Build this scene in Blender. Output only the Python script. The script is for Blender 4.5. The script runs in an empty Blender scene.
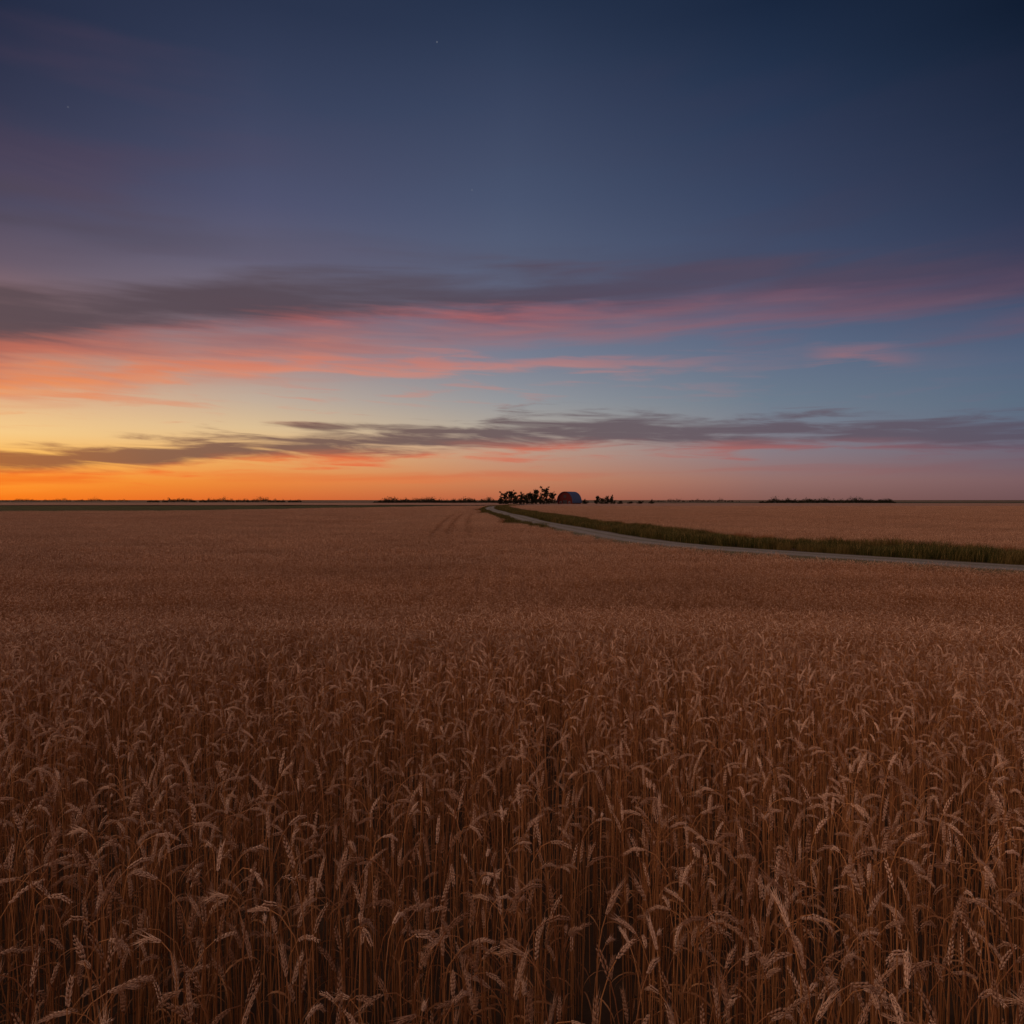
import bpy, math, random
import numpy as np
from mathutils import Vector, Matrix, Euler
random.seed(7); np.random.seed(7)
rng=np.random.default_rng(11)
scene=bpy.context.scene
scene.view_settings.view_transform='Standard'
scene.view_settings.look='None'
scene.view_settings.exposure=0; scene.view_settings.gamma=1
F=683.0
CAMZ=1.85
PITCH=math.atan(12/F)
PLAIN=-1.5

def lin(c):
    return tuple(((v/255)/12.92 if v/255<=0.04045 else ((v/255+0.055)/1.055)**2.4) for v in c)

# ------------------------------------------------------------------ layout
ROAD=[(46,8),(38,12.5),(30,16.8),(24.5,21),(19.4,25.6),(16.5,29),(13.6,33),(10.4,38),(8.2,43.8),(6.9,50),(5.7,58),(3.7,75),(1.2,102),(-2.5,145),(-6.0,193),(-7.5,250),(-5,310),(4,370),(18,415),(34,436)]
def smooth_poly(P,n=8):
    out=[]
    P=[np.array(p,float) for p in P]
    for i in range(len(P)-1):
        p0=P[max(i-1,0)];p1=P[i];p2=P[i+1];p3=P[min(i+2,len(P)-1)]
        for k in range(n):
            t=k/n
            out.append(0.5*((2*p1)+(-p0+p2)*t+(2*p0-5*p1+4*p2-p3)*t*t+(-p0+3*p1-3*p2+p3)*t**3))
    out.append(P[-1]); return np.array(out)
RP=smooth_poly(ROAD)
def road_sd(x,y):
    """signed distance; positive = side beyond the road"""
    x=np.atleast_1d(np.asarray(x,float));y=np.atleast_1d(np.asarray(y,float))
    best=np.full(x.shape,1e9);sg=np.ones(x.shape)
    for i in range(len(RP)-1):
        a=RP[i];b=RP[i+1];d=b-a;L=d@d
        t=np.clip(((x-a[0])*d[0]+(y-a[1])*d[1])/L,0,1)
        dx=x-(a[0]+t*d[0]);dy=y-(a[1]+t*d[1])
        ds=np.hypot(dx,dy);cr=d[0]*(y-a[1])-d[1]*(x-a[0])
        m=ds<best
        best=np.where(m,ds,best);sg=np.where(m,np.where(cr<0,1,-1),sg)
    return best*sg
def sstep(a,b,v):
    t=np.clip((v-a)/(b-a),0,1);return t*t*(3-2*t)
def base_z(x,y):
    x=np.asarray(x,float);y=np.asarray(y,float)
    d=np.hypot(x*0.7,y)
    z=PLAIN*sstep(1.5,18,d)
    z=z+0.05*np.sin(x*0.11+1.3)*np.sin(y*0.13)*sstep(8,30,d)
    return z
def ground_z(x,y):
    sd=road_sd(x,y).reshape(np.shape(x))
    near=1-sstep(1.7,3.4,-sd);far=1-0.85*sstep(5.5,8.5,sd)
    far=far*(1-sstep(12,30,sd))
    return base_z(x,y)+0.72*np.where(sd<0,near,far)
NEARV=lambda y: 1.55+1.9*sstep(48,85,y)
FARV=lambda y: 6.2+0*y
GL=[(-3000,120),(-300,128),(-114,152),(-76,168),(-46,240),(-18,300),(-10,330)]
GF=[(-3000,300),(-300,330),(-114,340),(-46,345),(-18,336),(-10,332)]
def green_mask(x,y):
    n=np.interp(x,[g[0] for g in GL],[g[1] for g in GL])
    f=np.interp(x,[g[0] for g in GF],[g[1] for g in GF])
    return (y>n)&(y<f)&(x<-10)
TR=[[(-5.0,36),(-5.5,50),(-7.6,72),(-9.4,100),(-10.2,130),(-10.0,170)],
    [(-3.9,36),(-4.4,50),(-6.4,72),(-8.1,100),(-8.8,130),(-8.6,170)],
    [(-2.2,38),(-3.2,55),(-5.2,80),(-6.7,110),(-7.2,140),(-7.0,170)]]
def tram(x,y):
    m=np.full(np.shape(x),9.0)
    for T in TR:
        ty=np.array([p[1] for p in T],float);tx0=np.array([p[0] for p in T],float)
        co_=np.polyfit(ty,tx0,3);tx=np.polyval(co_,np.clip(y,36,170))
        d=np.abs(x-tx)+0.3*(1-sstep(45,56,y))
        d=np.where((y>45)&(y<165),d,9)
        m=np.minimum(m,d)
    return m

# ------------------------------------------------------------------ helpers
def new_obj(name,verts,faces,mats=(),link=True,mi=None,smooth=False):
    me=bpy.data.meshes.new(name)
    verts=np.asarray(verts,dtype=float).reshape(-1,3)
    me.from_pydata(verts.tolist(),[],faces.tolist() if isinstance(faces,np.ndarray) else [tuple(int(i) for i in f) for f in faces])
    for m in mats: me.materials.append(m)
    if mi is not None and len(me.polygons): me.polygons.foreach_set('material_index',np.array(mi,dtype=np.int32))
    if smooth and len(me.polygons): me.polygons.foreach_set('use_smooth',[True]*len(me.polygons))
    me.update()
    o=bpy.data.objects.new(name,me)
    if link: scene.collection.objects.link(o)
    return o
def tag(o,label,category=None,kind=None,group=None):
    o["label"]=label
    if category:o["category"]=category
    if kind:o["kind"]=kind
    if group:o["group"]=group

class NT:
    def __init__(s,tree): s.t=tree;s.n=tree.nodes;s.l=tree.links
    def node(s,ty,**k):
        n=s.n.new(ty)
        for a,b in k.items(): setattr(n,a,b)
        return n
    def put(s,sock,v):
        if isinstance(v,bpy.types.NodeSocket): s.l.new(v,sock)
        elif v is not None: sock.default_value=v
    def M(s,op,a,b=None,c=None,clamp=False):
        n=s.node('ShaderNodeMath',operation=op,use_clamp=clamp)
        s.put(n.inputs[0],a);s.put(n.inputs[1],b)
        if c is not None:s.put(n.inputs[2],c)
        return n.outputs[0]
    def MR(s,v,a,b,c=0.0,d=1.0,smooth=True):
        n=s.node('ShaderNodeMapRange',interpolation_type='SMOOTHSTEP' if smooth else 'LINEAR',clamp=True)
        s.put(n.inputs['Value'],v)
        for k,q in (('From Min',a),('From Max',b),('To Min',c),('To Max',d)): s.put(n.inputs[k],q)
        return n.outputs[0]
    def mix(s,f,a,b,bt='MIX'):
        n=s.node('ShaderNodeMix',data_type='RGBA',blend_type=bt)
        s.put(n.inputs[0],f)
        for i,v in ((6,a),(7,b)):
            if isinstance(v,tuple) and len(v)==3: v=v+(1,)
            s.put(n.inputs[i],v)
        return n.outputs[2]
    def ramp(s,f,stops,interp='LINEAR'):
        n=s.node('ShaderNodeValToRGB')
        cr=n.color_ramp;cr.interpolation=interp
        stops=sorted(stops,key=lambda q:q[0])
        els=cr.elements
        els[0].position=stops[0][0];els[0].color=tuple(stops[0][1])+(1,)
        els[1].position=stops[-1][0];els[1].color=tuple(stops[-1][1])+(1,)
        for p,c in stops[1:-1]:
            e=els.new(p);e.color=tuple(c)+(1,)
        s.put(n.inputs[0],f)
        return n.outputs[0]
    def noise(s,vec,scale=1,detail=4,rough=0.55,dist=0,lac=2,dim='3D'):
        n=s.node('ShaderNodeTexNoise',noise_dimensions=dim)
        s.put(n.inputs['Vector'],vec)
        n.inputs['Scale'].default_value=scale;n.inputs['Detail'].default_value=detail
        n.inputs['Roughness'].default_value=rough;n.inputs['Distortion'].default_value=dist
        n.inputs['Lacunarity'].default_value=lac
        return n.outputs[0]
    def comb(s,x,y,z):
        n=s.node('ShaderNodeCombineXYZ')
        s.put(n.inputs[0],x);s.put(n.inputs[1],y);s.put(n.inputs[2],z)
        return n.outputs[0]

def material(name,build):
    m=bpy.data.materials.new(name);m.use_nodes=True
    m.node_tree.nodes.clear()
    q=NT(m.node_tree);out=q.node('ShaderNodeOutputMaterial')
    q.l.new(build(q),out.inputs[0]);return m
def bsdf(q,col,rough=0.8,spec=0.2,transl=0.0,normal=None):
    b=q.node('ShaderNodeBsdfPrincipled')
    if isinstance(col,tuple): col=col+(1,) if len(col)==3 else col
    q.put(b.inputs['Base Color'],col);q.put(b.inputs['Roughness'],rough)
    b.inputs['Specular IOR Level'].default_value=spec
    if normal is not None:q.l.new(normal,b.inputs['Normal'])
    if transl>0:
        t=q.node('ShaderNodeBsdfTranslucent');q.put(t.inputs[0],col)
        mx=q.node('ShaderNodeMixShader');mx.inputs[0].default_value=transl
        q.l.new(b.outputs[0],mx.inputs[1]);q.l.new(t.outputs[0],mx.inputs[2]);return mx.outputs[0]
    return b.outputs[0]
def pos(q,sx=1,sy=1,sz=1):
    g=q.node('ShaderNodeNewGeometry');m=q.node('ShaderNodeVectorMath',operation='MULTIPLY')
    q.l.new(g.outputs['Position'],m.inputs[0]);m.inputs[1].default_value=(sx,sy,sz);return m.outputs[0]
def bump(q,h,strength=0.5,dist=0.1):
    b=q.node('ShaderNodeBump');b.inputs['Strength'].default_value=strength;b.inputs['Distance'].default_value=dist
    q.l.new(h,b.inputs['Height']);return b.outputs[0]

# ------------------------------------------------------------------ materials
def wheat_mat(c1,c2,transl,rough,spec):
    def f(q):
        at=q.node('ShaderNodeAttribute',attribute_name='rnd')
        c=q.mix(at.outputs['Fac'],c1,c2)
        big=q.noise(pos(q,0.11,0.35,0),1,3,0.6,dim='2D')
        c=q.mix(q.MR(big,0.3,0.7,0.0,0.34),c,tuple(v*0.45 for v in c1))
        return bsdf(q,c,rough,spec,transl)
    return f
EAR=material('wheat_ear_mat',wheat_mat((0.38,0.185,0.10),(0.92,0.60,0.42),0.0,0.55,0.35))
STALK=material('wheat_stalk_mat',wheat_mat((0.25,0.088,0.032),(0.60,0.27,0.10),0.0,0.5,0.3))
LEAF=material('wheat_leaf_mat',wheat_mat((0.19,0.07,0.028),(0.56,0.27,0.12),0.2,0.6,0.2))
def canopy(q):
    n=q.noise(pos(q,6,6,6),1,5,0.7)
    c=q.mix(q.MR(n,0.3,0.7),(0.20,0.10,0.063),(0.54,0.32,0.235))
    big=q.noise(pos(q,0.02,0.09,0),1,3,0.6,dim='2D')
    c=q.mix(q.MR(big,0.35,0.65,0.0,0.3),c,(0.22,0.12,0.08))
    return bsdf(q,c,0.9,0.1,0,bump(q,n,1.0,0.3))
CANOPY=material('wheat_canopy_mat',canopy)
def soil(q):
    n=q.noise(pos(q,3,3,3),1,5,0.65)
    c=q.mix(n,(0.03,0.018,0.011),(0.085,0.05,0.034))
    g=q.node('ShaderNodeNewGeometry');sp=q.node('ShaderNodeSeparateXYZ');q.l.new(g.outputs['Position'],sp.inputs[0])
    fld=q.noise(q.comb(q.M('MULTIPLY',sp.outputs[0],0.0011),q.M('MULTIPLY',sp.outputs[1],0.0035),0),1,2,0.5,dim='2D')
    far=q.mix(q.MR(fld,0.42,0.54),(0.05,0.048,0.025),(0.20,0.13,0.09))
    f=q.MR(sp.outputs[1],330,480)
    return bsdf(q,q.mix(f,c,far),0.95,0.1,0,bump(q,n,0.6,0.05))
SOIL=material('soil_mat',soil)
def gravel(q):
    n=q.noise(pos(q,14,14,14),1,6,0.75);n2=q.noise(pos(q,0.7,0.7,0.7),1,5,0.65)
    c=q.mix(q.MR(n,0.3,0.7),(0.10,0.09,0.08),(0.29,0.255,0.235))
    uv=q.node('ShaderNodeUVMap');sp=q.node('ShaderNodeSeparateXYZ');q.l.new(uv.outputs[0],sp.inputs[0])
    u=q.M('ABSOLUTE',q.M('SUBTRACT',sp.outputs[0],0.5))
    edge=q.MR(q.M('ADD',u,q.M('MULTIPLY',q.M('SUBTRACT',n2,0.5),0.35)),0.20,0.37)
    mid=q.MR(q.M('ADD',u,q.M('MULTIPLY',q.M('SUBTRACT',n2,0.5),0.2)),0.02,0.09,1,0)
    c=q.mix(q.M('MULTIPLY',mid,0.6),c,(0.10,0.09,0.05))
    c=q.mix(edge,c,(0.10,0.08,0.045))
    return bsdf(q,c,0.9,0.2,0,bump(q,n,0.5,0.03))
GRAVEL=material('gravel_mat',gravel)
def grassf(q):
    at=q.node('ShaderNodeAttribute',attribute_name='rnd')
    c=q.ramp(at.outputs['Fac'],[(0,(0.035,0.042,0.010)),(0.5,(0.09,0.085,0.02)),(0.78,(0.17,0.125,0.035)),(1,(0.48,0.30,0.11))])
    n=q.noise(pos(q,0.35,0.35,0.35),1,4,0.65)
    c=q.mix(q.MR(n,0.46,0.66,0,0.7),c,(0.22,0.14,0.045))
    return bsdf(q,c,0.7,0.12,0.2)
GRASS=material('grass_mat',grassf)
def crop(q):
    n=q.noise(pos(q,1.2,1.2,1.2),1,5,0.7)
    c=q.mix(q.MR(n,0.3,0.7),(0.03,0.035,0.012),(0.09,0.085,0.03))
    return bsdf(q,c,0.9,0.1,0,bump(q,n,1,0.4))
CROP=material('green_crop_mat',crop)
LEAFT=material('tree_foliage_mat',lambda q:bsdf(q,q.mix(q.noise(pos(q,0.6,0.6,0.6),1,3,0.6),(0.012,0.014,0.009),(0.045,0.04,0.02)),0.8,0.1))
BARK=material('bark_mat',lambda q:bsdf(q,q.mix(q.noise(pos(q,4,4,1),1,4),(0.03,0.025,0.02),(0.08,0.06,0.05)),0.9))
REDW=material('red_plank_mat',lambda q:bsdf(q,q.mix(q.noise(pos(q,5,5,0.6),1,4,0.6),(0.09,0.014,0.013),(0.15,0.028,0.024)),0.8,0.1))
ROOFM=material('roof_metal_mat',lambda q:bsdf(q,q.mix(q.noise(pos(q,0.8,0.8,0.8),1,4,0.6),(0.04,0.062,0.14),(0.07,0.10,0.19)),0.7,0.2))
WHITE=material('white_trim_mat',lambda q:bsdf(q,q.mix(q.noise(pos(q,2,2,2),1,3),(0.30,0.29,0.29),(0.42,0.40,0.40)),0.6))
DOORM=material('door_plank_mat',lambda q:bsdf(q,q.mix(q.noise(pos(q,5,5,0.6),1,3),(0.04,0.03,0.035),(0.08,0.06,0.065)),0.7))
GLASS=material('window_glass_mat',lambda q:bsdf(q,q.mix(q.noise(pos(q,1,1,1),1,2),(0.02,0.02,0.03),(0.05,0.05,0.06)),0.15,0.5))
STONE=material('foundation_mat',lambda q:bsdf(q,q.mix(q.noise(pos(q,2,2,2),1,4),(0.12,0.11,0.10),(0.2,0.19,0.18)),0.9))

# ------------------------------------------------------------------ ground
def axis(lim0,step,ratio,far):
    a=list(np.arange(0,lim0+1e-6,step));s=step
    while a[-1]<far: s*=ratio;a.append(a[-1]+s)
    return a
px_=axis(34,0.6,1.09,24000);gx=np.array([-v for v in px_[::-1]][:-1]+px_)
gy=axis(60,0.6,1.035,24000);gy=np.array([-60,-30,-15,-8,-5,-3,-2,-1]+gy)
X,Y=np.meshgrid(gx,gy)
Z=ground_z(X.ravel(),Y.ravel()).reshape(X.shape)
def grid_faces(ny,nx):
    i=np.arange((ny-1)*(nx-1));r=i//(nx-1);c=i%(nx-1);a=r*nx+c
    return np.stack([a,a+1,a+nx+1,a+nx],1)
g=new_obj('ground',np.stack([X.ravel(),Y.ravel(),Z.ravel()],1),grid_faces(*X.shape),[SOIL],smooth=True)
tag(g,"flat dark farmland soil stretching to the horizon","ground","structure")

def ribbon(P,offs,zs,name,mat):
    T=np.gradient(P,axis=0);T/=np.linalg.norm(T,axis=1)[:,None];Nn=np.stack([T[:,1],-T[:,0]],1)
    V=[]
    for k,(o,dz) in enumerate(zip(offs,zs)):
        Q=P+Nn*o;z=base_z(P[:,0],P[:,1])+dz
        V.append(np.stack([Q[:,0],Q[:,1],z],1))
    n=len(P);m=len(offs);V=np.concatenate(V)
    Fc=[]
    for k in range(m-1):
        for i in range(n-1):
            Fc.append((k*n+i,k*n+i+1,(k+1)*n+i+1,(k+1)*n+i))
    o=new_obj(name,V,Fc,[mat],smooth=True)
    l=o.data.uv_layers.new(name='UVMap')
    u0,u1=offs[0],offs[-1]
    for p,poly in enumerate(o.data.polygons):
        for li in poly.loop_indices:
            vi=o.data.loops[li].vertex_index
            l.data[li].uv=((offs[vi//n]-u0)/(u1-u0),(vi%n)/n)
    return o
RF=smooth_poly(ROAD,20)
rd=ribbon(RF,[-2.0,-1.6,-0.8,0,0.8,1.6,2.0],[0.58,0.78,0.80,0.82,0.80,0.78,0.58],'road',GRAVEL)
tag(rd,"narrow pale gravel lane curving between fields to the barn","road","structure")

# ------------------------------------------------------------------ wheat library
class MB:
    def __init__(s): s.v=[];s.f=[];s.m=[]
    def tube(s,P,R,n,mat,cap=False):
        b=len(s.v);P=np.array(P)
        T=np.gradient(P,axis=0);T/=np.linalg.norm(T,axis=1)[:,None]+1e-12
        for p,t,r in zip(P,T,R):
            a=np.cross(t,(0,1,0.01));a/=np.linalg.norm(a);bb=np.cross(t,a)
            for k in range(n):
                an=2*math.pi*k/n;s.v.append(p+r*(math.cos(an)*a+math.sin(an)*bb))
        for i in range(len(P)-1):
            for k in range(n):
                k2=(k+1)%n;s.f.append((b+i*n+k,b+i*n+k2,b+(i+1)*n+k2,b+(i+1)*n+k));s.m.append(mat)
    def spindle(s,p,d,L,w,n,mat,rings=((0.3,1.0),(0.7,0.75))):
        b=len(s.v);d=d/np.linalg.norm(d);a=np.cross(d,(0.3,0.2,0.9));a/=np.linalg.norm(a);bb=np.cross(d,a)
        s.v.append(p)
        for t,r in rings:
            for k in range(n):
                an=2*math.pi*k/n;s.v.append(p+d*L*t+w*r*(math.cos(an)*a+math.sin(an)*bb))
        s.v.append(p+d*L);e=len(s.v)-1
        for k in range(n):
            k2=(k+1)%n;s.f.append((b,b+1+k2,b+1+k));s.m.append(mat)
            for i in range(len(rings)-1):
                s.f.append((b+1+i*n+k,b+1+i*n+k2,b+1+(i+1)*n+k2,b+1+(i+1)*n+k));s.m.append(mat)
            q=b+1+(len(rings)-1)*n;s.f.append((q+k,q+k2,e));s.m.append(mat)
    def tri(s,a,b,c,mat):
        k=len(s.v);s.v+= [a,b,c];s.f.append((k,k+1,k+2));s.m.append(mat)
    def strip(s,P,W,side,mat):
        b=len(s.v)
        for p,w,sd in zip(P,W,side): s.v.append(p-sd*w);s.v.append(p+sd*w)
        for i in range(len(P)-1): s.f.append((b+2*i,b+2*i+1,b+2*i+3,b+2*i+2));s.m.append(mat)
def bend_path(L,lean,bend,s0,n,r,wob=0.0):
    ss=np.linspace(0,1,n);P=[np.zeros(3)];tz=[]
    for i in range(n):
        s_=ss[i];th=lean*(0.4+1.2*s_)+bend*(max(0,(s_-s0)/(1-s0))**1.4);tz.append(th)
    for i in range(1,n):
        th=0.5*(tz[i]+tz[i-1]);ds=L/(n-1)
        P.append(P[-1]+ds*np.array([math.sin(th),wob*math.sin(ss[i]*5),math.cos(th)]))
    return np.array(P)
def hgt(r):
    return r.uniform(0.82,0.99) if r.random()<0.5 else r.uniform(0.58,0.84)
def stalk_hi(r):
    mb=MB();L=hgt(r);lean=r.uniform(-0.05,0.16)
    u=r.random()
    bend=r.uniform(0.1,0.7) if u<0.30 else (r.uniform(0.8,1.7) if u<0.60 else r.uniform(1.8,2.8))
    n=30;P=bend_path(L,lean,bend,r.uniform(0.74,0.84),n,r,r.uniform(-0.05,0.05))
    EL=r.uniform(0.055,0.082);cut=n-1-int(round(EL/(L/(n-1))))
    mb.tube(P[:cut+1:2] if cut%2==0 else np.concatenate([P[:cut:2],P[cut:cut+1]]),np.linspace(0.0022,0.0013,cut//2+1 if cut%2==0 else (cut+1)//2+1),3,1)
    S=np.linspace(cut,n-1,60);E=np.array([[np.interp(q,range(n),P[:,k]) for k in range(3)] for q in S])
    T=np.gradient(E,axis=0);T/=np.linalg.norm(T,axis=1)[:,None]
    ns=int(EL/0.0048);tw=r.uniform(0,3.14)
    awn=r.choice([0.005,0.008,0.012,0.018,0.028])
    for i in range(ns):
        t=i/(ns-1);k=int(t*56);p=E[k];d=T[k]
        a=np.cross(d,(0,1,0));a/=np.linalg.norm(a);b=np.cross(d,a)
        A=math.cos(tw)*a+math.sin(tw)*b;B=np.cross(d,A);sd=1 if i%2 else -1
        env=0.40+0.42*math.sin(math.pi*min(1,(t*0.85+0.14)))
        for fl in (-1,0,1):
            o=A*sd*(0.0020 if fl else 0.0031)*env+B*fl*0.0022*env
            dd=d+A*sd*(0.26 if fl==0 else 0.17)+B*fl*0.20+np.array([r.uniform(-.09,.09) for _ in range(3)])
            Lf=0.0120*(env+0.14)*r.uniform(0.8,1.2)
            mb.spindle(p+o,dd,Lf,0.0021*env,3,0)
            if r.random()<0.6:
                dn=dd/np.linalg.norm(dd);tip=p+o+dn*Lf*0.9;w=np.cross(dn,A+0.1);w/=np.linalg.norm(w)
                dn2=dn*0.75+d*0.35
                mb.tri(tip-w*0.00045,tip+w*0.00045,tip+dn2*awn*r.uniform(0.6,1.3),0)
    for j in range(r.choice([1,1,2,2,3])):
        i0=int(r.uniform(0.15,0.70)*n);p0=P[min(i0,cut-1)];az=r.uniform(0,6.28);h=np.array([math.cos(az),math.sin(az),0])
        LL=r.uniform(0.10,0.24);m=9;th0=r.uniform(0.1,0.4);curl=r.uniform(2.0,3.8);Q=[p0];sds=[]
        tw2=r.uniform(-3,3);cz=r.uniform(-0.15,0.15)
        for i in range(m):
            th=th0+curl*(i/(m-1))**1.3;hh=np.array([math.cos(az+cz*i),math.sin(az+cz*i),0])
            if i: Q.append(Q[-1]+LL/(m-1)*(hh*math.sin(th)+np.array([0,0,math.cos(th)])))
            s1=np.cross(h,(0,0,1));up=np.array([0,0,1.0]);an=tw2*i/(m-1)
            sds.append(s1*math.cos(an)+up*math.sin(an))
        W=[0.0024*math.sin(math.pi*min(1,0.25+0.75*(i/(m-1))))+0.0003 for i in range(m)]
        mb.strip(Q,W,sds,2)
    return mb
def stalk_mid(r):
    mb=MB();L=hgt(r);lean=r.uniform(-0.05,0.15)
    u=r.random();bend=r.uniform(0.1,0.8) if u<0.38 else r.uniform(0.9,2.5)
    n=13;P=bend_path(L,lean,bend,0.78,n,r)
    mb.tube(P[:n-1:2],np.linspace(0.0022,0.0015,len(P[:n-1:2])),3,1)
    mb.tube(P[n-3:n],[0.0015,0.0014,0.0011],3,1)
    d=P[-1]-P[-2];d=d/np.linalg.norm(d);p=P[-2]
    mb.spindle(p,d,0.064,0.0037,4,0,rings=((0.12,0.7),(0.3,1.15),(0.45,0.8),(0.62,1.05),(0.85,0.6)))
    for k in range(5):
        t=r.uniform(0.2,0.9);q=p+d*0.06*t
        v=d+np.array([r.uniform(-.4,.4) for _ in range(3)])
        w=np.array([r.uniform(-1,1) for _ in range(3)])*0.0008
        mb.tri(q-w,q+w,q+v*0.018,0)
    i0=int(r.uniform(0.35,0.70)*n);az=r.uniform(0,6.28);h=np.array([math.cos(az),math.sin(az),0]);sd=np.cross(h,(0,0,1))
    Q=[P[i0],P[i0]+h*0.03+np.array([0,0,0.05]),P[i0]+h*0.07+np.array([0,0,0.03]),P[i0]+h*0.09+np.array([0,0,-0.06])]
    mb.strip(Q,[0.002,0.0028,0.002,0.001],[sd]*4,2)
    return mb
def stalk_low(r):
    mb=MB();L=hgt(r)*0.6+0.36;bend=r.uniform(0.1,1.8)
    n=7;P=bend_path(L,r.uniform(-0.04,0.12),bend,0.7,n,r)
    an=r.uniform(0,3.14);sd=np.array([math.cos(an),math.sin(an),0])
    mb.strip(list(P[2:]),[0.0028]*(n-2),[sd]*(n-2),1)
    d=P[-1]-P[-2];d=d/np.linalg.norm(d);mb.spindle(P[-1]-d*0.05,d,0.078,0.0058,3,0)
    h=np.array([math.cos(4+an),math.sin(4+an),0]);i0=4
    mb.strip([P[i0],P[i0]+h*0.05+np.array([0,0,0.04]),P[i0]+h*0.11],[0.003,0.004,0.002],[np.cross(h,(0,0,1))]*3,2)
    return mb
def arrs(mb):
    Vv=np.array(mb.v)
    fq=np.array([tuple(f)+((-1,) if len(f)==3 else ()) for f in mb.f]);return Vv,fq,np.array(mb.m)
lib=bpy.data.collections.new('wheat_library')
r=random.Random(3);cnt=0
def addmesh(V,Fq,Mm,rnd,mats,coll,pre):
    global cnt
    nm='%s%03d_source'%(pre,cnt);cnt+=1
    me=bpy.data.meshes.new(nm)
    tri=Fq[:,3]<0;tot=np.where(tri,3,4);start=np.concatenate([[0],np.cumsum(tot)[:-1]])
    flat=Fq.ravel();flat=flat[flat>=0]
    me.vertices.add(len(V));me.vertices.foreach_set('co',V.astype(np.float32).ravel())
    me.loops.add(len(flat));me.loops.foreach_set('vertex_index',flat.astype(np.int32))
    me.polygons.add(len(Fq));me.polygons.foreach_set('loop_start',start.astype(np.int32))
    try: me.polygons.foreach_set('loop_total',tot.astype(np.int32))
    except Exception: pass
    for m in mats: me.materials.append(m)
    me.polygons.foreach_set('material_index',Mm.astype(np.int32))
    A=me.attributes.new('rnd','FLOAT','POINT');A.data.foreach_set('value',rnd.astype(np.float32))
    me.update(calc_edges=True);me.validate()
    o=bpy.data.objects.new(nm,me);coll.objects.link(o)
def patch(src,size,count,r,ear=1.0,mats=(EAR,STALK,LEAF),coll=None,pre='w',rmul=1.0):
    V=[];Fa=[];Mm=[];Rn=[];b=0
    k_=int(math.ceil(math.sqrt(count)))
    for k in range(count):
        v,f,m=src[r.randrange(len(src))]
        an=r.uniform(0,6.283);c,s=math.cos(an),math.sin(an);sc=r.uniform(0.9,1.05)
        R=np.array([[c,-s,0],[s,c,0],[0,0,1]])
        gx_=((k%k_)+r.uniform(-0.4,1.4))/k_-0.5;gy_=((k//k_)+r.uniform(-0.4,1.4))/k_-0.5
        w=(v*np.array([ear,ear,1]))@R.T*sc+np.array([gx_*size,gy_*size,0])
        V.append(w);Fa.append(np.where(f<0,-1,f+b));Mm.append(m);b+=len(v)
        Rn.append(np.full(len(v),r.random()**1.5*rmul))
    addmesh(np.concatenate(V),np.concatenate(Fa),np.concatenate(Mm),np.concatenate(Rn),mats,coll or lib,pre)
his=[arrs(stalk_hi(r)) for _ in range(40)]
mids=[arrs(stalk_mid(r)) for _ in range(24)]
lows=[arrs(stalk_low(r)) for _ in range(20)]
S_HI=0.5
NHT=10
for i in range(NHT): patch(his,S_HI,66,r)
i_pm=cnt
for i in range(6): patch(mids,0.7,150,r,rmul=0.9)
i_pl=cnt
for i in range(4): patch(lows,1.0,230,r,ear=1.15)
i_ps=cnt
for i in range(4): patch(lows,0.42,40,r,ear=1.15)
i_pf=cnt
for i in range(3): patch(lows,3.0,900,r,ear=1.6)

def gn_scatter(obj,coll):
    ng=bpy.data.node_groups.new('scatter','GeometryNodeTree')
    ng.interface.new_socket('Geometry',in_out='INPUT',socket_type='NodeSocketGeometry')
    ng.interface.new_socket('Geometry',in_out='OUTPUT',socket_type='NodeSocketGeometry')
    n=ng.nodes;l=ng.links
    gi=n.new('NodeGroupInput');go=n.new('NodeGroupOutput')
    def attr(nm,ty):
        a=n.new('GeometryNodeInputNamedAttribute');a.data_type=ty;a.inputs[0].default_value=nm
        return a.outputs[0]
    idx=attr('idx','INT');rot=attr('rot','FLOAT_VECTOR');sc=attr('scl','FLOAT_VECTOR')
    cmpn=n.new('FunctionNodeCompare');cmpn.data_type='INT';cmpn.operation='GREATER_EQUAL'
    ints=[s for s in cmpn.inputs if s.type=='INT'];l.new(idx,ints[0]);ints[1].default_value=0
    ci=n.new('GeometryNodeCollectionInfo');ci.inputs['Collection'].default_value=coll
    ci.inputs['Separate Children'].default_value=True;ci.inputs['Reset Children'].default_value=True
    ip=n.new('GeometryNodeInstanceOnPoints')
    l.new(gi.outputs[0],ip.inputs['Points']);l.new(cmpn.outputs[0],ip.inputs['Selection'])
    l.new(ci.outputs[0],ip.inputs['Instance']);ip.inputs['Pick Instance'].default_value=True
    l.new(idx,ip.inputs['Instance Index']);l.new(rot,ip.inputs['Rotation']);l.new(sc,ip.inputs['Scale'])
    j=n.new('GeometryNodeJoinGeometry');l.new(gi.outputs[0],j.inputs[0]);l.new(ip.outputs[0],j.inputs[0])
    l.new(j.outputs[0],go.inputs[0])
    md=obj.modifiers.new('scatter','NODES');md.node_group=ng

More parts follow.
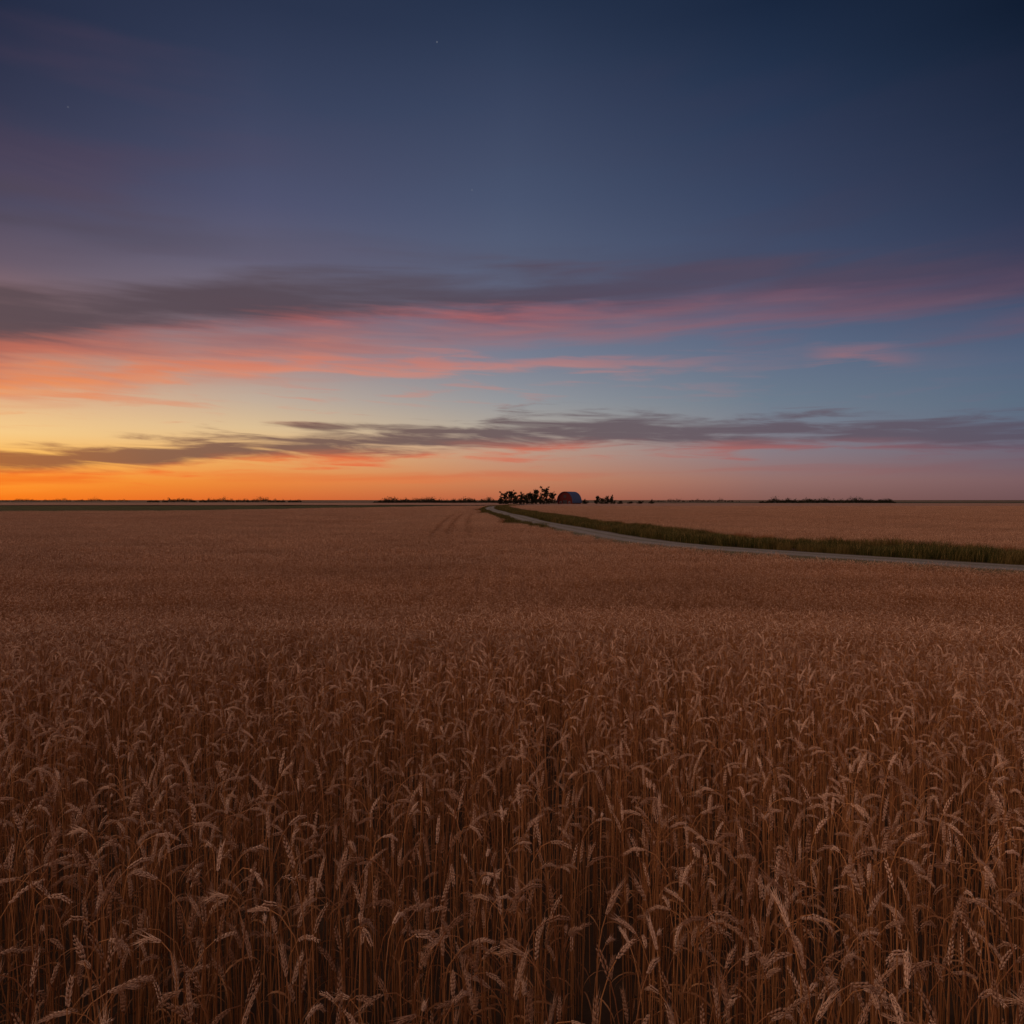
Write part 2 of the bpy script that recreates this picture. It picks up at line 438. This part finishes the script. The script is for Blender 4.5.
def make_stuff(name,cv,cf,mat,pts,idx,rot,scl,coll):
    cv=np.array(cv).reshape(-1,3);nc=len(cv)
    V=np.concatenate([cv,pts]) if nc else pts
    o=new_obj(name,V,cf,[mat])
    me=o.data
    if scl.ndim==1: scl=np.stack([scl]*3,1)
    A=me.attributes.new('idx','INT','POINT');A.data.foreach_set('value',np.concatenate([-np.ones(nc),idx]).astype(np.int32))
    A=me.attributes.new('rot','FLOAT_VECTOR','POINT');A.data.foreach_set('vector',np.concatenate([np.zeros((nc,3)),rot]).astype(np.float32).ravel())
    A=me.attributes.new('scl','FLOAT_VECTOR','POINT');A.data.foreach_set('vector',np.concatenate([np.ones((nc,3)),scl]).astype(np.float32).ravel())
    gn_scatter(o,coll)
    return o
def cell_pts(y0,y1,step,k,mar,jit=0.1):
    ys=np.arange(y0+step/2,y1,step);P=[]
    for y in ys:
        w=k*max(y,0)+mar;nn=int(math.ceil(w/step));xs=np.arange(-nn,nn+1)*step
        P.append(np.stack([xs,np.full(len(xs),y)],1))
    P=np.concatenate(P);P+=rng.uniform(-jit,jit,P.shape)*step
    return P
K=0.80
sets=[]
P=cell_pts(-1.4,7.6,S_HI,K,1.4);sets.append((P,rng.integers(0,NHT,len(P)),0.25))
P=cell_pts(7.6,27.2,0.7,K,1.6);sets.append((P,i_pm+rng.integers(0,6,len(P)),0.36))
P=cell_pts(27,74,1.0,K,3);inT=(P[:,0]>-12)&(P[:,0]<1)&(P[:,1]>43.5);P=P[~inT];sets.append((P,i_pl+rng.integers(0,4,len(P)),0.5))
P=cell_pts(74,290,3.0,K,6);inT=(P[:,0]>-15)&(P[:,0]<-3)&(P[:,1]<125);P=P[~inT];sets.append((P,i_pf+rng.integers(0,3,len(P)),1.4))
xs=np.arange(-18,1.4,0.4);ys=np.arange(43.4,125,0.4);TX,TY=np.meshgrid(xs,ys);P=np.stack([TX.ravel(),TY.ravel()],1)
P=P[np.where(P[:,1]<74,(P[:,0]>-12.2)&(P[:,0]<1.2),(P[:,0]>-16)&(P[:,0]<-2))];P=P+rng.uniform(-.03,.03,P.shape)
sets.append((P,i_ps+rng.integers(0,4,len(P)),0.2))
allP=np.concatenate([s[0] for s in sets]);allI=np.concatenate([s[1] for s in sets])
allR=np.concatenate([np.full(len(s[0]),s[2]) for s in sets])
sd=road_sd(allP[:,0],allP[:,1]);yy=allP[:,1];xx=allP[:,0]
nog=~green_mask(xx,yy)
tr=tram(xx,yy)
small=(allI>=i_ps)&(allI<i_pf)
def zf(x,y): 
    s=road_sd(x,y);return np.where(s>0,ground_z(x,y)-0.03,base_z(x,y))
zz=zf(xx,yy)
hv=1+0.03*np.sin(xx*0.9+1)*np.sin(yy*1.3)+0.03*np.sin(yy*1.5+0.25*np.sin(xx*0.4)*3)
scl=rng.uniform(0.96,1.04,len(xx))*hv
scl=np.stack([scl,scl,scl*np.where(small,1-0.46*np.clip(1-tr/0.38,0,1)**0.6,1)],1)
e_=0.3
sx_=(base_z(xx+e_,yy)-base_z(xx-e_,yy))/(2*e_);sy_=(base_z(xx,yy+e_)-base_z(xx,yy-e_))/(2*e_)
ax=0.5*sy_;by=-0.5*sx_
th=rng.integers(0,4,len(xx))*math.pi/2
rot=np.stack([ax*np.cos(th)+by*np.sin(th),-ax*np.sin(th)+by*np.cos(th),th],1)
pz=np.stack([xx,yy,zz],1)
selL=(sd<-(NEARV(yy)+allR*0.7))&nog
selR=(sd>(FARV(yy)+allR*0.8))&nog
cxs=sorted(set(list(np.round(np.arange(-17,0,0.25),3))+[v for v in gx if v<-17.2 or v>0.2]))
cxs=np.array([v for v in cxs if abs(v)<2600]);cys=np.array([v for v in gy if 9<v<620])
CX,CY=np.meshgrid(cxs,cys);csd=road_sd(CX.ravel(),CY.ravel()).reshape(CX.shape)
wob=rng.uniform(-0.05,0.05,CX.shape)
ch=0.20+0.40*sstep(10,30,CY)+0.18*sstep(150,260,CY)+wob
tt=tram(CX,CY);chL=ch-0.24*(tt<0.3)
bz=base_z(CX,CY);gz=ground_z(CX,CY)
gm=green_mask(CX,CY)
def canopy_sheet(mask,h,ylim,zb):
    V=np.stack([CX.ravel(),CY.ravel(),(zb+h).ravel()],1);Fc=grid_faces(*CX.shape)
    mk=(mask&(CY<ylim)).ravel();keep=mk[Fc].all(1);Fc=Fc[keep]
    used=np.unique(Fc);mp=-np.ones(len(V),int);mp[used]=np.arange(len(used))
    return V[used],mp[Fc]
cv,cf=canopy_sheet((csd<-(NEARV(CY)+0.9))&~gm,chL,620,bz)
wf=make_stuff('wheat_field',cv,cf,CANOPY,pz[selL],allI[selL],rot[selL],scl[selL],lib)
tag(wf,"dense ripe brown wheat with nodding ears","wheat field","stuff")
cv,cf=canopy_sheet((csd>FARV(CY)+0.9)&~gm,ch,570,gz)
wf2=make_stuff('wheat_field',cv,cf,CANOPY,pz[selR],allI[selR],rot[selR],scl[selR],lib)
tag(wf2,"pale ripe wheat field across the gravel lane","wheat field","stuff")
cv,cf=canopy_sheet(gm,ch*0.8,620,bz)
gc=new_obj('green_crop',cv,cf,[CROP]);tag(gc,"dark green strip of low crop beyond the wheat","crop","stuff")

# ------------------------------------------------------------------ verge grass
glib=bpy.data.collections.new('grass_library')
bl=[]
for i in range(16):
    mb=MB();H=r.uniform(0.24,0.70);b=r.uniform(0.05,0.45);h=np.array([1.0,0,0]);p=np.array([0,0,-0.05])
    Q=[p,p+h*b*0.2*H+np.array([0,0,H*0.5]),p+h*b*0.7*H+np.array([0,0,H*0.85]),p+h*b*1.5*H+np.array([0,0,H*r.uniform(0.85,1.05)])]
    mb.strip(Q,[0.007,0.006,0.004,0.001],[np.array([0,1.0,0])]*4,0);bl.append(arrs(mb))
cnt=0
for i in range(5): patch(bl,0.9,300,r,mats=(GRASS,),coll=glib,pre='g')
def verge(name,lo,hi,label,hm=1.0):
    P=cell_pts(8,330,0.8,K,14,0.45)
    s=road_sd(P[:,0],P[:,1]);m=(s>lo(P[:,1]))&(s<hi(P[:,1]))&(P[:,0]<50);P=P[m]
    z=ground_z(P[:,0],P[:,1]);n=len(P)
    sc=rng.uniform(0.7,1.0,n)*(1+0.25*np.sin(P[:,0]*0.5+P[:,1]*0.3)*np.sin(P[:,1]*0.41))*hm
    ro=np.stack([rng.normal(0,0.05,n),rng.normal(0,0.05,n),rng.uniform(0,6.28,n)],1)
    o=make_stuff(name,np.zeros((0,3)),[],GRASS,np.stack([P[:,0],P[:,1],z],1),rng.integers(0,5,n),ro,sc,glib)
    tag(o,label,"grass","stuff")
verge('grass_verge',lambda y:1.75+0*y,lambda y:FARV(y)+0.3,"wide strip of olive green grass beside the gravel lane")
verge('grass_verge',lambda y:-NEARV(y)-0.15,lambda y:-1.9+0*y,"thin grassy edge between gravel lane and wheat",0.8)

# ------------------------------------------------------------------ trees
def tree_meshes(seed,H,shape):
    r=random.Random(seed);tb=MB();cr=MB()
    th=H*0.92
    P=[np.array([r.uniform(-.06,.06)*H*0.5*t,r.uniform(-.06,.06)*H*0.5*t,th*t-0.1]) for t in np.linspace(0,1,7)]
    tb.tube(P,np.linspace(0.028*H,0.005*H,7),7,0)
    tips=[]
    for k in range(22):
        t=r.uniform(0.08,0.95);p=P[0]+(P[-1]-P[0])*t;az=r.uniform(0,6.28)
        L=H*0.34*(shape(t))*r.uniform(0.35,1.25);e=p+np.array([math.cos(az)*L,math.sin(az)*L,L*r.uniform(0.2,1.1)])
        m=(p+e)/2+np.array([0,0,-0.05*L]);tb.tube([p,m,e],[0.011*H,0.007*H,0.003*H],5,0);tips+= [e,m]
    tips.append(P[-1])
    for t in tips:
        for c in range(3):
            cc=t+np.array([r.gauss(0,0.05*H) for _ in range(3)]);R=H*r.uniform(0.03,0.075)
            for k in range(24):
                v=np.array([r.gauss(0,1) for _ in range(3)]);v/=np.linalg.norm(v);q=cc+v*R*r.uniform(0.3,1.4)
                a=np.array([r.gauss(0,1) for _ in range(3)]);a/=np.linalg.norm(a);b=np.cross(a,v);b/=np.linalg.norm(b)+1e-9
                s=r.uniform(0.10,0.24)*H/8
                cr.tri(q-a*s,q+b*s*1.2,q+a*s,0);cr.tri(q-a*s,q+a*s,q-b*s,0)
    return (tb,cr)
kinds=[]
shp=[lambda t:1.2-0.75*abs(t-0.4),lambda t:1.3-t*1.15,lambda t:0.7-0.3*t,lambda t:1.1-0.9*abs(t-0.3)]
for i in range(4):
    tb,cr=tree_meshes(40+i,8,shp[i])
    a=new_obj('trunk',np.array(tb.v),tb.f,[BARK],link=False,smooth=True);b=new_obj('crown',np.array(cr.v),cr.f,[LEAFT],link=False)
    kinds.append((a.data,b.data));bpy.data.objects.remove(a);bpy.data.objects.remove(b)
def place_tree(pxx,d,hpx,k,group,label,cat='tree',name='tree',wx=1.0):
    x=(pxx-512)/F*d;z=float(base_z(x,d));h=hpx/F*d
    e=bpy.data.objects.new(name,None);scene.collection.objects.link(e);e.location=(x,d,z)
    e.rotation_euler=(0,0,r.uniform(0,6.28));s=h/8;e.scale=(s*wx,s*wx,s)
    for nm,me in zip(('trunk','crown'),kinds[k]):
        o=bpy.data.objects.new(nm,me);scene.collection.objects.link(o);o.parent=e
    tag(e,label,cat,None,group)
for i,(p,h,w) in enumerate([(501,8,1.6),(505.5,12,1.1),(511,14.5,1.05),(516,9.5,1.3),(521,13.5,1.0),(526.5,10,1.2),(531,12.5,1.05),(536,15.5,0.95),(541,10.5,1.1),(546.5,16.5,0.9),(552,13,0.9)]):
    place_tree(p,430+r.uniform(-8,25),h,(i*3+1)%4,'trees sheltering the farmyard','dark leafy tree in the shelterbelt beside the barn',wx=w)
for i,(p,h,w) in enumerate([(585,6,1.6),(597,9,1.2),(602,7,1.4),(607,8,1.1),(612,10,0.9)]):
    place_tree(p,455+r.uniform(-5,20),h,(i+1)%4,'trees sheltering the farmyard','small dark tree standing past the barn',wx=w)
for i,(p,h) in enumerate([(620,4.0),(630,3.4),(640,3.6),(652,5.5)]):
    place_tree(p,470+r.uniform(-5,20),h,(i+2)%4,'low shrubs along the field edge','low dark shrub at the field edge','shrub','shrub',2.4 if i<3 else 1.2)

def wood(name,x0,x1,d,hpx,n,label,rough=0.3):
    mb=MB();ph=r.uniform(0,6)
    for k in range(n):
        t=(k+r.uniform(-.5,.5))/n
        env=min(1,9*t+0.35,9*(1-t)+0.35)
        hh=0.6+rough*(math.sin(t*23+ph)+0.8*math.sin(t*53+ph*2)+0.6*math.sin(t*131))*0.5
        if hh<0.22: continue
        px=x0+(x1-x0)*t;dd=d+r.uniform(-14,14);x=(px-512)/F*dd;z=float(base_z(x,dd))
        H=hpx/F*dd*max(0.25,hh)*env*r.choice([0.45,0.6,0.75,0.9,1.1,1.35]);W=max(1.3,H*r.uniform(0.35,0.7))
        mb.tube([np.array([x,dd,z]),np.array([x,dd,z+H*0.6])],[0.2,0.1],4,1)
        for j in range(60):
            v=np.array([r.gauss(0,1) for _ in range(3)]);v/=np.linalg.norm(v)
            q=np.array([x,dd,z+H*0.48])+v*np.array([W,W,H*0.52])*r.uniform(0.3,1.0)
            a=np.array([r.gauss(0,1) for _ in range(3)]);a/=np.linalg.norm(a);b=np.cross(a,v);s=r.uniform(0.35,0.8)
            mb.tri(q-a*s,q+b*s,q+a*s,0)
    o=new_obj(name,np.array(mb.v),mb.f,[LEAFT,BARK],mi=mb.m)
    tag(o,label,"trees","stuff")
wood('distant_wood',374,498,640,8.8,180,"long low dark tree belt on the skyline",0.15)
wood('distant_wood',148,302,1000,5.6,180,"thin broken line of distant trees",0.45)
wood('distant_wood',760,896,760,7.2,180,"low dark row of trees across far fields",0.3)
wood('distant_wood',655,740,1200,3.6,60,"faint distant bushes on the skyline",0.5)
wood('distant_wood',0,130,1500,4.0,110,"thin faint tree row on the skyline",0.5)

# ------------------------------------------------------------------ barn
bx=(569-512)/F*445
barn=bpy.data.objects.new('barn',None);scene.collection.objects.link(barn)
barn.location=(bx-2.5,447,float(base_z(bx,447)));barn.rotation_euler=(0,0,math.radians(-34));barn.scale=(1.0,1.0,1.02)
tag(barn,"dark red wooden barn with a rounded blue-grey metal roof","barn")
Wd,Ln,Hw,Ht=5.8,11.5,1.6,8.8
def arch(hw,y,z0,zt,n=22):
    pts=[]
    for i in range(n+1):
        an=math.pi*(1-i/n)
        pts.append((hw*math.cos(an),y,z0+(zt-z0)*math.sin(an)**0.9 if 0<i<n else z0))
    return pts
def part(name,V,Fc,mat,parent,**k):
    o=new_obj(name,V,Fc,[mat],**k);o.parent=parent;return o
def box(V,Fc,x0,x1,y0,y1,z0,z1):
    b=len(V);V+=[(x0,y0,z0),(x1,y0,z0),(x1,y1,z0),(x0,y1,z0),(x0,y0,z1),(x1,y0,z1),(x1,y1,z1),(x0,y1,z1)]
    Fc+=[tuple(b+i for i in q) for q in ((0,3,2,1),(4,5,6,7),(0,1,5,4),(1,2,6,5),(2,3,7,6),(3,0,4,7))]
V=[];Fc=[]
for y in (0,Ln):
    A=arch(Wd-0.15,y,Hw,Ht-0.15);b=len(V);V+=[(-Wd+0.15,y,0.4),(Wd-0.15,y,0.4)]+A
    Fc.append(tuple([b+0,b+1]+[b+2+i for i in range(len(A)-1,-1,-1)]))
for s in (-1,1):
    b=len(V);x=s*(Wd-0.15);V+=[(x,0,0.4),(x,Ln,0.4),(x,Ln,Hw),(x,0,Hw)];Fc.append((b,b+1,b+2,b+3))
part('wall',V,Fc,REDW,barn)
A=arch(Wd+0.25,-0.5,Hw-0.1,Ht);B=arch(Wd+0.25,Ln+0.5,Hw-0.1,Ht);A2=arch(Wd+0.02,-0.5,Hw-0.1,Ht-0.14);B2=arch(Wd+0.02,Ln+0.5,Hw-0.1,Ht-0.14)
n=len(A);V=A+B+A2+B2;Fc=[]
for i in range(n-1):
    Fc+=[(i,i+1,n+i+1,n+i),(2*n+i,3*n+i,3*n+i+1,2*n+i+1),(i,2*n+i,2*n+i+1,i+1),(n+i,n+i+1,3*n+i+1,3*n+i)]
part('roof',V,Fc,ROOFM,barn)
V=[];Fc=[];box(V,Fc,-Wd+0.05,Wd-0.05,-0.1,Ln+0.1,-0.3,0.39);part('foundation',V,Fc,STONE,barn)
y0,y1=-0.10,-0.01
V=[];Fc=[];box(V,Fc,-1.6,-0.02,y0,y1,0.42,3.3);box(V,Fc,0.02,1.6,y0,y1,0.42,3.3);part('door',V,Fc,DOORM,barn)
V=[];Fc=[];box(V,Fc,-0.9,0.9,y0,y1,4.8,6.5);part('loft_door',V,Fc,DOORM,barn)
for s in (-1,1):
    xw=s*3.3
    V=[];Fc=[];box(V,Fc,xw-0.5,xw+0.5,-0.05,-0.01,1.4,2.4);w=part('window',V,Fc,GLASS,barn)
    V=[];Fc=[];box(V,Fc,xw-0.62,xw-0.5,-0.09,-0.01,1.3,2.5);box(V,Fc,xw+0.5,xw+0.62,-0.09,-0.01,1.3,2.5)
    box(V,Fc,xw-0.5,xw+0.5,-0.09,-0.01,1.28,1.4);box(V,Fc,xw-0.5,xw+0.5,-0.09,-0.01,2.4,2.52);f=part('frame',V,Fc,WHITE,w)
for i in range(3):
    yw=1.6+i*3.4;V=[];Fc=[];box(V,Fc,Wd-0.149,Wd-0.08,yw,yw+1,0.7,1.35);part('window',V,Fc,GLASS,barn)

# ------------------------------------------------------------------ world sky
w=bpy.data.worlds.new('World');scene.world=w;w.use_nodes=True;w.node_tree.nodes.clear()
q=NT(w.node_tree);out=q.node('ShaderNodeOutputWorld');bg=q.node('ShaderNodeBackground');q.l.new(bg.outputs[0],out.inputs[0])
def azel(x,y):
    v=Vector(((x-512)/F,1.0,(512-y)/F))
    c,s=math.cos(-PITCH),math.sin(-PITCH)
    v=Vector((v.x,v.y*c-v.z*s,v.y*s+v.z*c)).normalized()
    return math.degrees(math.atan2(v.x,v.y)),math.degrees(math.asin(v.z))
tc=q.node('ShaderNodeTexCoord');sp=q.node('ShaderNodeSeparateXYZ');q.l.new(tc.outputs['Generated'],sp.inputs[0])
az=q.M('MULTIPLY',q.M('ARCTAN2',sp.outputs[0],sp.outputs[1]),57.29578)
el=q.M('MULTIPLY',q.M('ARCSINE',sp.outputs[2]),57.29578)
elf=q.M('DIVIDE',el,90,clamp=True)
cols={
0:[(0,(36,44,68)),(100,(52,56,80)),(200,(78,74,96)),(260,(104,90,105)),(320,(154,118,117)),(360,(204,152,124)),(400,(228,182,138)),(430,(247,204,138)),(455,(252,186,90)),(480,(255,152,42)),(500,(250,120,26))],
256:[(0,(42,52,77)),(100,(58,67,94)),(200,(80,83,111)),(260,(99,96,118)),(320,(134,121,133)),(360,(164,145,145)),(400,(194,173,154)),(430,(223,192,147)),(455,(234,174,104)),(480,(235,138,62)),(500,(218,105,46))],
512:[(0,(38,51,76)),(100,(56,68,95)),(200,(73,84,111)),(260,(86,95,120)),(320,(104,111,134)),(360,(122,128,145)),(400,(147,150,155)),(430,(174,164,152)),(455,(190,150,128)),(480,(198,130,92)),(500,(180,99,70))],
768:[(0,(25,39,63)),(100,(40,55,82)),(200,(57,69,97)),(260,(68,79,107)),(320,(85,99,126)),(360,(97,111,134)),(400,(109,123,139)),(430,(124,128,140)),(455,(138,122,128)),(480,(148,110,104)),(500,(132,91,84))],
1024:[(0,(16,28,48)),(100,(28,41,64)),(200,(44,54,80)),(260,(56,63,91)),(320,(74,87,115)),(360,(85,100,125)),(400,(91,108,128)),(430,(98,106,125)),(455,(112,99,112)),(480,(124,94,97)),(500,(111,81,83))]}
prev=None;pa=None
for x in sorted(cols):
    st=[]
    for y,c in cols[x]:
        a,e=azel(x,y);st.append((max(0,e)/90,lin(c)))
    st.append((0.75,lin(tuple(v*0.8 for v in cols[x][0][1]))));st.append((1.0,(0.03,0.04,0.075)))
    c=q.ramp(elf,st,'LINEAR')
    a=azel(x,500)[0]
    if prev is None: prev=c
    else: prev=q.mix(q.MR(az,pa,a,smooth=False),prev,c)
    pa=a
back=q.ramp(elf,[(0,(0.14,0.10,0.11)),(0.05,(0.30,0.20,0.19)),(0.14,(0.62,0.38,0.31)),(0.3,(0.58,0.39,0.33)),(0.55,(0.32,0.25,0.24)),(1,(0.03,0.04,0.075))])  # sky behind the camera, out of view, brightened warm to light the wheat
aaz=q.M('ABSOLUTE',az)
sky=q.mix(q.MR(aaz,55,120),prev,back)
tf=q.M('DIVIDE',q.M('ADD',az,45),90,clamp=True)
def fn(pts,lo,hi,interp='CARDINAL'):
    st=[((azel(x,500)[0]+45)/90,((v-lo)/(hi-lo),)*3) for x,v in pts]
    return q.M('MULTIPLY_ADD',q.ramp(tf,st,interp),hi-lo,lo)
def cfn(pts):
    return q.ramp(tf,[((azel(x,500)[0]+45)/90,lin(c)) for x,c in pts])
def nz(sx,sy,seed,detail,rough,skew=0.0,dist=0.0):
    e2=q.M('MULTIPLY_ADD',az,skew,el)
    return q.noise(q.comb(q.M('MULTIPLY_ADD',az,sx,seed),q.M('MULTIPLY',e2,sy),0),1,detail,rough,dist,dim='2D')
front=q.MR(aaz,60,95,1,0)
NW=q.M('SUBTRACT',nz(0.06,0.12,3.1,2,0.5),0.5)
NA=q.M('SUBTRACT',nz(0.055,0.62,17.7,5,0.52,-0.03,0.2),0.5)
NB=q.M('SUBTRACT',nz(0.13,1.35,61.3,6,0.56,0.03,0.3),0.5)
NC=q.M('SUBTRACT',nz(0.035,0.24,83.3,3,0.5,-0.06),0.5)
def cloud(sky,center,up,dn,dens,top,bot,n=NA,k=2.0,warp=2.0,split=(-0.2,0.5),soft=(0.2,0.9),n2=NB,k2=1.4,di='CARDINAL'):
    ce=fn([(x,azel(x,y)[1]) for x,y in center],0,34)
    dv=q.M('SUBTRACT',q.M('MULTIPLY_ADD',NW,warp,el),ce)
    U=fn([(x,v/12) for x,v in up],0,12);Dn=fn([(x,v/12) for x,v in dn],0,12)
    b_=q.M('MULTIPLY',q.M('DIVIDE',dv,Dn),-1)
    prof=q.M('SUBTRACT',1.0,q.M('MAXIMUM',q.M('DIVIDE',dv,U),b_))
    m=q.MR(q.M('MULTIPLY_ADD',n,k*2,prof),soft[0],soft[1])
    D=q.M('MULTIPLY',q.M('MULTIPLY',m,fn(dens,0,1,di)),front)
    s=q.M('MULTIPLY_ADD',n2,k2,b_)
    colr=q.mix(q.MR(s,split[0],split[1]),cfn(top),cfn(bot))
    return q.mix(D,sky,colr)
# faint high haze
sky=cloud(sky,[(0,150),(512,140),(1024,110)],[(0,70),(1024,60)],[(0,60),(1024,60)],[(0,0.30),(140,0.38),(300,0.08),(600,0.05),(700,0.12),(1024,0.10)],
 [(0,(80,62,82)),(256,(84,70,92)),(1024,(52,50,76))],[(0,(90,70,88)),(1024,(58,56,82))],NC,2.0,4,soft=(0,1.2))
sky=cloud(sky,[(0,240),(300,245),(1024,240)],[(0,30),(1024,40)],[(0,30),(1024,40)],[(0,0.6),(120,0.45),(260,0.25),(500,0.12),(700,0.25),(1024,0.25)],
 [(0,(78,71,84)),(256,(86,79,95)),(1024,(60,60,84))],[(0,(100,84,98)),(1024,(70,66,90))],NC,2.2,3,n2=NA,soft=(0,1.1))
# wide pink sheet
sky=cloud(sky,[(0,346),(256,336),(512,320),(768,300),(1024,298)],[(0,48),(512,40),(1024,42)],[(0,50),(512,38),(768,34),(1024,27)],
 [(0,0.86),(256,0.78),(512,0.72),(768,0.80),(1024,0.82)],
 [(0,(136,98,100)),(256,(130,98,107)),(512,(110,91,109)),(768,(98,80,100)),(1024,(81,68,90))],
 [(0,(222,122,88)),(256,(206,118,95)),(512,(176,108,103)),(768,(133,92,105)),(1024,(110,84,102))],NA,1.0,1.4,(-0.5,0.7),(-0.15,1.1),k2=0.8)
# big dark band
sky=cloud(sky,[(0,318),(120,309),(220,298),(350,294),(512,292),(620,288),(750,277),(1024,258)],[(0,34),(200,26),(350,24),(512,22),(1024,24)],[(0,34),(100,30),(200,30),(350,29),(512,27),(750,22),(1024,18)],
 [(0,0.88),(350,0.9),(520,0.86),(640,0.74),(760,0.52),(1024,0.4)],
 [(0,(88,74,80)),(220,(84,71,80)),(420,(84,74,86)),(600,(80,72,90)),(1024,(68,64,86))],
 [(0,(186,100,84)),(220,(182,97,87)),(420,(190,100,94)),(560,(172,94,97)),(768,(124,82,98)),(1024,(98,76,98))],NA,1.05,1.4,(0.3,1.05),(-0.25,0.95),k2=0.8)
# second pink streaks
sky=cloud(sky,[(0,380),(150,374),(300,362),(450,362),(600,363),(760,358),(860,357),(1024,362)],[(0,14),(512,12),(840,12),(1024,12)],[(0,14),(512,12),(840,11),(1024,10)],
 [(0,0.8),(450,0.78),(600,0.6),(700,0.28),(800,0.12),(840,0.55),(880,0.55),(925,0.1),(1024,0.05)],
 [(0,(232,132,82)),(256,(214,124,98)),(512,(190,124,118)),(860,(150,108,118)),(1024,(112,100,122))],
 [(0,(244,146,78)),(256,(226,136,104)),(512,(198,130,120)),(860,(168,110,112)),(1024,(112,100,122))],NB,1.6,1.6,(-.3,.6),(-0.1,1.3),NA,di='LINEAR')
# wispy pale streaks
sky=cloud(sky,[(0,402),(300,398),(600,386),(1024,394)],[(0,26),(1024,22)],[(0,26),(1024,18)],[(0,0.6),(300,0.55),(600,0.5),(720,0.3),(1024,0.2)],
 [(0,(232,142,98)),(300,(200,140,126)),(600,(160,132,138)),(1024,(102,102,126))],[(0,(238,146,88)),(300,(214,146,122)),(600,(168,131,132)),(1024,(106,101,126))],NB,3.0,1.0,soft=(0.7,2.0))
# low dark cloud
sky=cloud(sky,[(0,463),(100,458),(200,451),(300,446),(400,442),(500,438),(600,435),(720,435),(850,432),(1024,433)],[(0,13),(200,17),(400,18),(500,21),(600,23),(850,16),(1024,16)],[(0,16),(200,19),(400,20),(600,20),(850,19),(1024,18)],
 [(0,0.9),(300,0.92),(600,0.88),(850,0.8),(1024,0.76)],
 [(0,(160,94,58)),(150,(130,88,72)),(300,(114,86,80)),(480,(102,83,86)),(620,(97,82,90)),(850,(93,78,90)),(1024,(88,77,92))],
 [(0,(250,112,34)),(300,(236,108,56)),(450,(220,110,78)),(650,(186,100,88)),(820,(152,91,93)),(1024,(114,82,96))],NB,1.75,0.5,(0.1,0.9),(-0.2,1.0),NA,1.2)
# low pink streaks under it
sky=cloud(sky,[(0,482),(400,478),(700,471),(1024,468)],[(0,8),(1024,9)],[(0,8),(1024,9)],[(0,0.7),(300,0.5),(600,0.5),(1024,0.3)],
 [(0,(246,112,32)),(400,(222,106,60)),(700,(168,98,88)),(1024,(118,84,92))],[(0,(255,150,50)),(400,(228,118,66)),(700,(172,100,88)),(1024,(122,86,92))],NA,1.8,0.5,soft=(0.2,1.3))
for (sx_,sy_,b) in ((437,42,0.10),(472,190,0.06),(68,107,0.05)):
    a,e=azel(sx_,sy_);a=math.radians(a);e=math.radians(e)
    v=(math.sin(a)*math.cos(e),math.cos(a)*math.cos(e),math.sin(e))
    vm=q.node('ShaderNodeVectorMath',operation='DISTANCE');q.l.new(tc.outputs['Generated'],vm.inputs[0]);vm.inputs[1].default_value=v
    k=q.MR(vm.outputs['Value'],0.0003,0.0013,b,0)
    sky=q.mix(k,sky,(1,1,1))
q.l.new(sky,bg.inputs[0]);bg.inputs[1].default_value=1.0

# warm fill added above the afterglow to brighten the wheat: sun lamp
sl=bpy.data.lights.new('fill_sun','SUN');sl.energy=0.85;sl.angle=math.radians(24);sl.color=(1,0.70,0.50)
so=bpy.data.objects.new('fill_sun',sl);scene.collection.objects.link(so)
a=math.radians(-78);e=math.radians(38)
so.rotation_euler=Vector((math.sin(a)*math.cos(e),math.cos(a)*math.cos(e),math.sin(e))).to_track_quat('Z','Y').to_euler()

cam=bpy.data.cameras.new('camera');co=bpy.data.objects.new('camera',cam);scene.collection.objects.link(co)
cam.sensor_width=36;cam.lens=F/1024*36;cam.clip_start=0.05;cam.clip_end=60000
co.location=(0,0,CAMZ);co.rotation_euler=(math.pi/2-PITCH,0,0);scene.camera=co
print('OK',len(allP))
